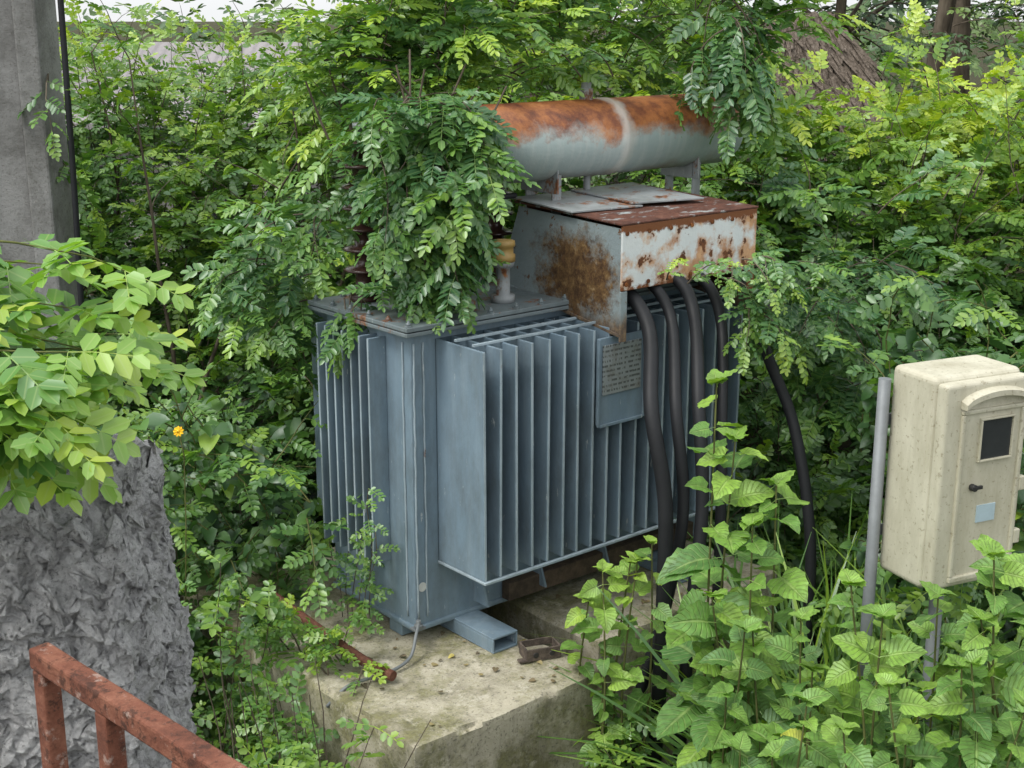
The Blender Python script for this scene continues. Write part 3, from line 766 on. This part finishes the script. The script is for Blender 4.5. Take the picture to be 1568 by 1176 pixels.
for i in range(600):
    if i%2: p=Vector((U(-2.7,-1.0),U(5.3,6.5),U(.3,1.6)))
    else: p=Vector((U(1.5,3.4),U(4.9,6.0),U(.3,1.8)))
    d=Vector((U(-.6,.6),U(-.8,0),U(.2,1)));d.normalize(); L_=U(.25,.55); tn=U(.12,.44); bs=U(.04,.085)
    for k in range(9):
        q=p+d*L_/9; c.seg(p,q,.003); p=q; d=(d+rv(.2)+Vector((0,0,-.04))).normalized()
        c.put(random.choice(TP_ov),p,Vector((U(-1,1),U(-1,.3),U(-.5,.3))),UP+rv(.6)+Vector((0,-.3,0)),bs*U(.7,1.2),tn+U(-.12,.2)+(.35 if R()<.05 else 0))
    if i%3==0: branch(c,TP_small,p,rv(1)+Vector((0,-.4,.2)),.35,6,1.0,.35,.3,wild=.6)
c.build('understory_plants',M_leaf)
def tree(name,x,y,h,rad,n,r0=.13,lean=0):
    c=Fol(); p=Vector((x,y,gz(x,y)-.1)); d=Vector((lean,0,1)).normalized(); pts=[p]
    st=(h-rad*.6)/8
    for k in range(8):
        q=p+d*st; c.seg(p,q,r0*(1-.07*k),r0*(1-.07*(k+1))); p=q; d=(d+rv(.06)).normalized(); pts.append(p)
    tops=[]
    for k in range(9):
        a=pts[random.randint(4,8)]; e=Vector((U(-1,1),U(-1,1),U(.2,1))).normalized(); q=a+e*rad*.55; c.seg(a,q,r0*.4,r0*.2); q2=q+(e+rv(.5)).normalized()*rad*.4; c.seg(q,q2,r0*.2,r0*.08); tops+=[q,q2]
    for k in range(n):
        cpt=random.choice(tops)+rv(rad*.33)
        branch(c,TP_far,cpt,Vector((U(-1,1),U(-1,1),U(-.1,.7))),U(.4,.8),5,U(.45,.7),.35+U(-.2,.25)+.2*(cpt.z-h)/rad,.4,.01)
    return c.build(name,M_far,M_bark)
tree('tree',4.7,11.6,6.2,1.8,110); tree('tree.001',5.6,13.2,7,2.0,100); tree('tree.002',.2,13.5,5.4,1.7,110,.12)
tree('tree.003',-7.0,12,6,2,90); tree('tree.004',3.65,12.4,7.4,1.3,60,.10,.02); tree('tree.005',4.15,12.9,7.6,1.3,50,.11,-.02); tree('tree.006',3.2,14.0,5.2,1.4,90,.08,.02)
c=Fol()
for i in range(1000):
    x=U(-9,9); y=U(10,15); top=2.55 if -5.2<x<-.8 else 3.6
    if -6.2<x<-1.4 and y>11.0: continue
    if 1.3<x<3.4:
        if y>10.6: continue
        top=2.2
    branch(c,TP_far,Vector((x,y,U(.8,top))),Vector((U(-1,1),U(-1,0),U(0,1))),U(.4,.9),5,U(.3,.55),.35+U(-.15,.4),.3,.006)
for i in range(1000):
    x=U(-26,24); y=U(17,22); branch(c,TP_far,Vector((x,y,U(1.0,2.95 if -12<x<1 else 4.0))),Vector((U(-1,1),U(-1,0),U(0,1))),U(.5,1.1),5,U(.8,1.3),.35+U(-.15,.35),.3,.01)
c.build('distant_foliage',M_far,M_bark)

# --------------- vine on the transformer
c=Fol()
def strands(n,xr,yr,zr,dirf,ln,sc,tone,droop,TS=TP_vine,ns=(6,9),tip=.2):
    for i in range(n):
        branch(c,TS,Vector((U(*xr),U(*yr),U(*zr))),dirf(),U(*ln),random.randint(*ns),sc*U(.8,1.1),tone+U(-.10,.12),droop,.004,tip,wild=.5)
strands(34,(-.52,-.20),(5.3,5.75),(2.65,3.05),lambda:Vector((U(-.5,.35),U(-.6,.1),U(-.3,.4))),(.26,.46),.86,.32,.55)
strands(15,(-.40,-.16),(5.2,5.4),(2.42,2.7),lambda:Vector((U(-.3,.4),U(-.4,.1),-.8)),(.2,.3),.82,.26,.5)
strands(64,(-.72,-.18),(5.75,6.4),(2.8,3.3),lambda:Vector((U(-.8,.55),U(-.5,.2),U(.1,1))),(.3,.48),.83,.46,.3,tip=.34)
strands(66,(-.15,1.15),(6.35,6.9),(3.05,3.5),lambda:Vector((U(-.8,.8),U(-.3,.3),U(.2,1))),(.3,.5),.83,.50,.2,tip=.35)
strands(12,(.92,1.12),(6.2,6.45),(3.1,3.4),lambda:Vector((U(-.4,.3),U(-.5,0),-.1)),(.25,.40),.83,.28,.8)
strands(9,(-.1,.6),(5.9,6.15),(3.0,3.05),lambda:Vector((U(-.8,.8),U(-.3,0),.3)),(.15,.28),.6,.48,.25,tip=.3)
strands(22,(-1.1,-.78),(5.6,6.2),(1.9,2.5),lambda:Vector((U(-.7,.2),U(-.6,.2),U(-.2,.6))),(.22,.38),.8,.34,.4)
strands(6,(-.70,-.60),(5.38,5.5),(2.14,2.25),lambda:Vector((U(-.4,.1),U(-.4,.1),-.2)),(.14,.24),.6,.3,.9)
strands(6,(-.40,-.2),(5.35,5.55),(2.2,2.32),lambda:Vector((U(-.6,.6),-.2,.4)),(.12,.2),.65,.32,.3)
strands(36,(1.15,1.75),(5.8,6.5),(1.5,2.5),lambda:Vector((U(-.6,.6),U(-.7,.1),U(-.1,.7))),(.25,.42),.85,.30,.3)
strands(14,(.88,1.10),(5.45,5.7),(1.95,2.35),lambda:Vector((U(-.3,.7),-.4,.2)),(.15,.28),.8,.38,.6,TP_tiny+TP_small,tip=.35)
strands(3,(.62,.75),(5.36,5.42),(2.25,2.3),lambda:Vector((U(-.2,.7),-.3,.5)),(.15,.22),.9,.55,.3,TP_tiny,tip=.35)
for k in range(14):
    p=Vector((U(-.6,-.2),U(5.5,5.9),2.15)); d=Vector((U(-.3,.3),U(-.2,.1),1)).normalized()
    for j in range(6):
        q=p+d*U(.13,.2); c.seg(p,q,.010-.001*j,.009-.001*j); p=q; d=(d+rv(.3)).normalized()
for k in range(6):
    p=W(-.10,U(.1,.45),.80); d=Vector((U(-.05,.05),-.05,1)).normalized(); n=random.randint(7,15)
    for j in range(n):
        q=p+d*.05; c.seg(p,q,.002); p=q; d=(d+rv(.16)).normalized(); d.z=abs(d.z)
        c.put(random.choice(TP_tiny),p,Vector((U(-1,1),U(-1,.2),U(-.2,.4))),UP+rv(.4)+Vector((0,-.5,0)),U(.6,1.1),.45+U(-.1,.2))
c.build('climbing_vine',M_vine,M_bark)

# --------------- weeds around plinth
c=Fol()
def weed(p,top,n,TS,sc,tone):
    p=Vector(p); d=Vector(top)-p; L_=d.length; d.normalize()
    for k in range(n):
        q=p+d*L_/n; c.seg(p,q,.004*(1-.6*k/n)); p=q; d=(d+rv(.12)).normalized()
        if k>n*.25:
            for _ in range(2):
                f=Vector((U(-1,1),U(-1,.6),U(-.2,.5))); c.put(random.choice(TS),p,f,UP+rv(.45)+Vector((0,-.3,0)),sc*U(.7,1.2),tone+U(-.14,.18)+.15*k/n)
for i in range(50):
    x=U(-1.75,-.70); y=U(4.25,5.0)-(x+.42)*.45; weed((x,y,0),(x+U(-.2,.15),y+U(-.2,.1),U(.35,.92)),13,TP_tiny,1.15,.36)
for i in range(17):
    x=U(-1.0,-.5); y=U(3.9,4.3); weed((x,y,0),(x+U(-.2,.2),y+U(-.2,.1),U(.5,.95)),14,TP_tiny,1.2,.44)
for i in range(6):
    x=U(-.35,.2); y=U(3.85,4.1); weed((x,y,0),(x+U(-.1,.1),y,U(.5,.72)),12,TP_tiny,1.1,.46)
for i in range(26):
    x=U(-2.2,-1.1); y=U(4.6,5.6); weed((x,y,0),(x+U(-.3,.3),y-.1,U(.8,1.4)),14,TP_tiny+TP_small[:1],1.1,.34)
for i in range(34):
    x=U(.35,1.15); y=U(4.5,5.0); weed((x,y,0),(x+U(-.2,.2),y,U(.3,.8)),12,TP_tiny,1.1,.36)
for i in range(12):
    q=W(U(-.45,-.2),U(-.3,.5),.78)
    if i%2: q=W(-.42,U(-.2,.9),.78)
    weed(q,q+Vector((U(-.2,.1),U(-.1,.1),U(.08,.25))),6,TP_tiny,.9,.5)
for i in range(16):
    p=Vector((U(-1.1,-.6),U(4.2,4.7),0)); d=Vector((U(-.3,.3),U(-.2,.1),1)).normalized()
    for k in range(9):
        q=p+d*.11; c.seg(p,q,.005-.0004*k); p=q; d=(d+rv(.12)).normalized()
c.build('weed_plants',M_leaf,M_bark)

# --------------- broad-leaved bush right foreground
c=Fol()
def stem(base,top,n,s0,s1,tone,start=.35):
    base=Vector(base);top=Vector(top); mid=(base+top)/2+Vector((U(-.06,.06),U(-.08,.08),.08))
    pts=smooth_path([base,mid,top],n//2+1); N=len(pts); ph=U(0,6)
    for i in range(N-1):
        c.seg(pts[i],pts[i+1],.007*(1-.65*i/N),.007*(1-.65*(i+1)/N))
        t=i/(N-1)
        if t<start: continue
        ph+=math.pi/2+U(-.4,.4)
        for sg in (0,math.pi):
            if R()<.1: continue
            s=(s0+(s1-s0)*t)*U(.5,1.25); f=Vector((math.cos(ph+sg),math.sin(ph+sg),U(-.7,.3)+.3*t))
            f2=f.normalized(); c.put(random.choice(TP_heart),pts[i]+f2*s*.32,f2,UP+rv(.5)+Vector((-.1,-.4,0)),s,tone+U(-.22,.20)+.24*t*t+(.4 if R()<.02 else 0))
    for k in range(4):
        a=U(0,6); f=Vector((math.cos(a),math.sin(a),.6)); c.put(random.choice(TP_heart),top,f,UP+rv(.3),s1*U(.5,.9),tone+.28)
for i in range(60):
    x=U(.62,1.75); y=U(3.25,4.2); top=1.53-.45*((x-1.1)/.7)**2*.4-.5*abs(y-3.8)+U(-.3,.12)
    stem((x+U(-.06,.2),y+U(-.1,.2),0),(x,y,top),12,.18,.08,.40+U(-.12,.10),.3)
for (x,y,z) in ((.66,4.25,2.15),(.72,4.2,1.98),(.86,4.2,1.82),(.77,4.1,1.72),(.64,4.05,1.50),(1.42,3.75,1.76),(1.55,3.8,1.70),(1.38,3.7,1.58)):
    stem((x+U(.0,.25),y+.1,0),(x,y,z),17,.22,.10,.42,.42)
for i in range(6):
    x=U(.30,.5); p=Vector((x,4.84,0)); stem(p,(x+U(-.10,.10),4.82,U(.8,1.45)),10,.12,.07,.54,.35)
c.build('broad_leaved_bush',M_broad)
c=Fol()
for i in range(1000):
    if R()<.6: p=Vector((U(1.0,1.7),U(4.4,5.1),0)); s=U(.7,1.5)
    else: p=Vector((U(1.5,1.9),U(3.4,3.9),0)); s=U(.6,1.4)
    c.put(random.choice(TP_blade),p,Vector((U(-.5,.5),U(-.5,.5),1)),Vector((U(-1,1),U(-1,1),.1)),s,.48+U(-.2,.3))
for i in range(400):
    p=Vector((U(-2.2,2),U(4.6,5.8),0)); c.put(random.choice(TP_blade),p,Vector((U(-.5,.5),U(-.5,.5),1)),Vector((U(-1,1),U(-1,1),.1)),U(.2,.5),.3+U(-.2,.3))
c.build('grass',M_leaf)
# --------------- near branch, left foreground
c=Fol()
for i in range(28):
    p=Vector((U(-1.75,-1.18),U(2.5,3.1),U(2.56,2.86))); d=Vector((1,U(-.3,.3),U(-.1,.25)))
    branch(c,TP_near,p,d,U(.3,.52),6,U(.75,.95),.42,.2,.004,.34,wild=.5)
for i in range(5):
    p=Vector((U(-1.45,-1.15),U(2.6,2.9),U(2.48,2.56))); d=Vector((1,U(-.3,.3),U(-.2,.2)))
    branch(c,TP_near,p,d,U(.24,.38),5,U(.8,.95),.36,.3,.004,.35,wild=.5)
for k in range(5):
    p=Vector((-2.0,U(2.6,2.9),U(2.3,2.7))); d=Vector((1,0,.2)).normalized()
    for j in range(5):
        q=p+d*.14; c.seg(p,q,.008-.001*j); p=q; d=(d+rv(.2)).normalized()
c.build('overhanging_branch',M_near,M_stem)
c=Fol()
for i in range(60):
    q=W(U(-.42,.36),U(-.62,.3),.790) if i%3 else W(U(.65,1.6),U(-.4,.0),.790)
    c.put(random.choice(TP_ov),q,Vector((U(-1,1),U(-1,1),0)),UP+rv(.15),U(.012,.032),U(0,1))
k=m_leaf('dry_leaf',[(0,(.07,.05,.025)),(.6,(.18,.13,.06)),(.85,(.3,.24,.10)),(1,(.5,.42,.08))],.3,.1,.7)
c.build('fallen_leaves',k)
M_yel=m_plain('yellow_petal',(.75,.48,.02),.5)
def flower(p,s):
    b=MB(); p=Vector(p); n=Vector((-.1,-.8,.5)).normalized(); a=n.cross(UP).normalized(); e=n.cross(a)
    for i in range(9):
        t=2*math.pi*i/9; d=a*math.cos(t)+e*math.sin(t); q=a*math.cos(t+1.57)+e*math.sin(t+1.57)
        k=len(b.v); b.v+=[tuple(p),tuple(p+d*s*.7-q*s*.28+n*.004),tuple(p+d*s-n*.003),tuple(p+d*s*.7+q*s*.28+n*.004)]; b.f.append((k,k+1,k+2,k+3)); b.m.append(0); b.sm.append(False)
    b.lathe([(s*.25,0),(s*.2,.006),(.001,.008)],p+n*.004-Vector((0,0,.003)),'z',8,0)
    b.tube([p-n*.004,p-n*.05-Vector((0,0,.08)),p-n*.08-Vector((.02,0,.35)),p-n*.08-Vector((.05,0,.8))],.0025,5,1)
    b.build('yellow_flower',[M_yel,M_stem])
flower((-1.24,4.85,1.80),.022)

# ------------------------------------------------------------ light, world, camera
w=bpy.data.worlds.new('World'); scene.world=w; w.use_nodes=True; nt=w.node_tree
bg=nt.nodes['Background']; sky=nt.nodes.new('ShaderNodeTexSky'); sky.sky_type='NISHITA'; sky.sun_disc=False
EL=math.radians(58); AZ=math.radians(-125)
sky.sun_elevation=EL; sky.sun_rotation=AZ; sky.dust_density=4; sky.air_density=1.2
hs=nt.nodes.new('ShaderNodeHueSaturation'); hs.inputs['Saturation'].default_value=.25; hs.inputs['Value'].default_value=1.0
ad=nt.nodes.new('ShaderNodeMix'); ad.data_type='RGBA'; ad.blend_type='ADD'; ad.inputs[0].default_value=1; ad.inputs[7].default_value=(5.7,5.8,5.9,1)   # uniform cloud layer
nt.links.new(sky.outputs[0],hs.inputs['Color']); nt.links.new(hs.outputs[0],ad.inputs[6]); nt.links.new(ad.outputs[2],bg.inputs[0]); bg.inputs[1].default_value=.15
sd=bpy.data.lights.new('sun','SUN'); sd.energy=1.5; sd.angle=math.radians(16); sd.color=(1,.97,.91)
so=bpy.data.objects.new('sun',sd); COL.objects.link(so)
dirv=Vector((math.sin(AZ)*math.cos(EL),math.cos(AZ)*math.cos(EL),math.sin(EL)))
so.rotation_euler=dirv.to_track_quat('Z','Y').to_euler()
cd=bpy.data.cameras.new('camera'); cd.lens=48; cd.sensor_width=36; cd.clip_end=1000; cd.clip_start=.05
co=bpy.data.objects.new('camera',cd); COL.objects.link(co); co.location=(0,0,3.3); co.rotation_euler=(math.radians(74.8),0,0)
scene.camera=co
scene.view_settings.view_transform='Standard'; scene.view_settings.look='None'; scene.view_settings.exposure=0
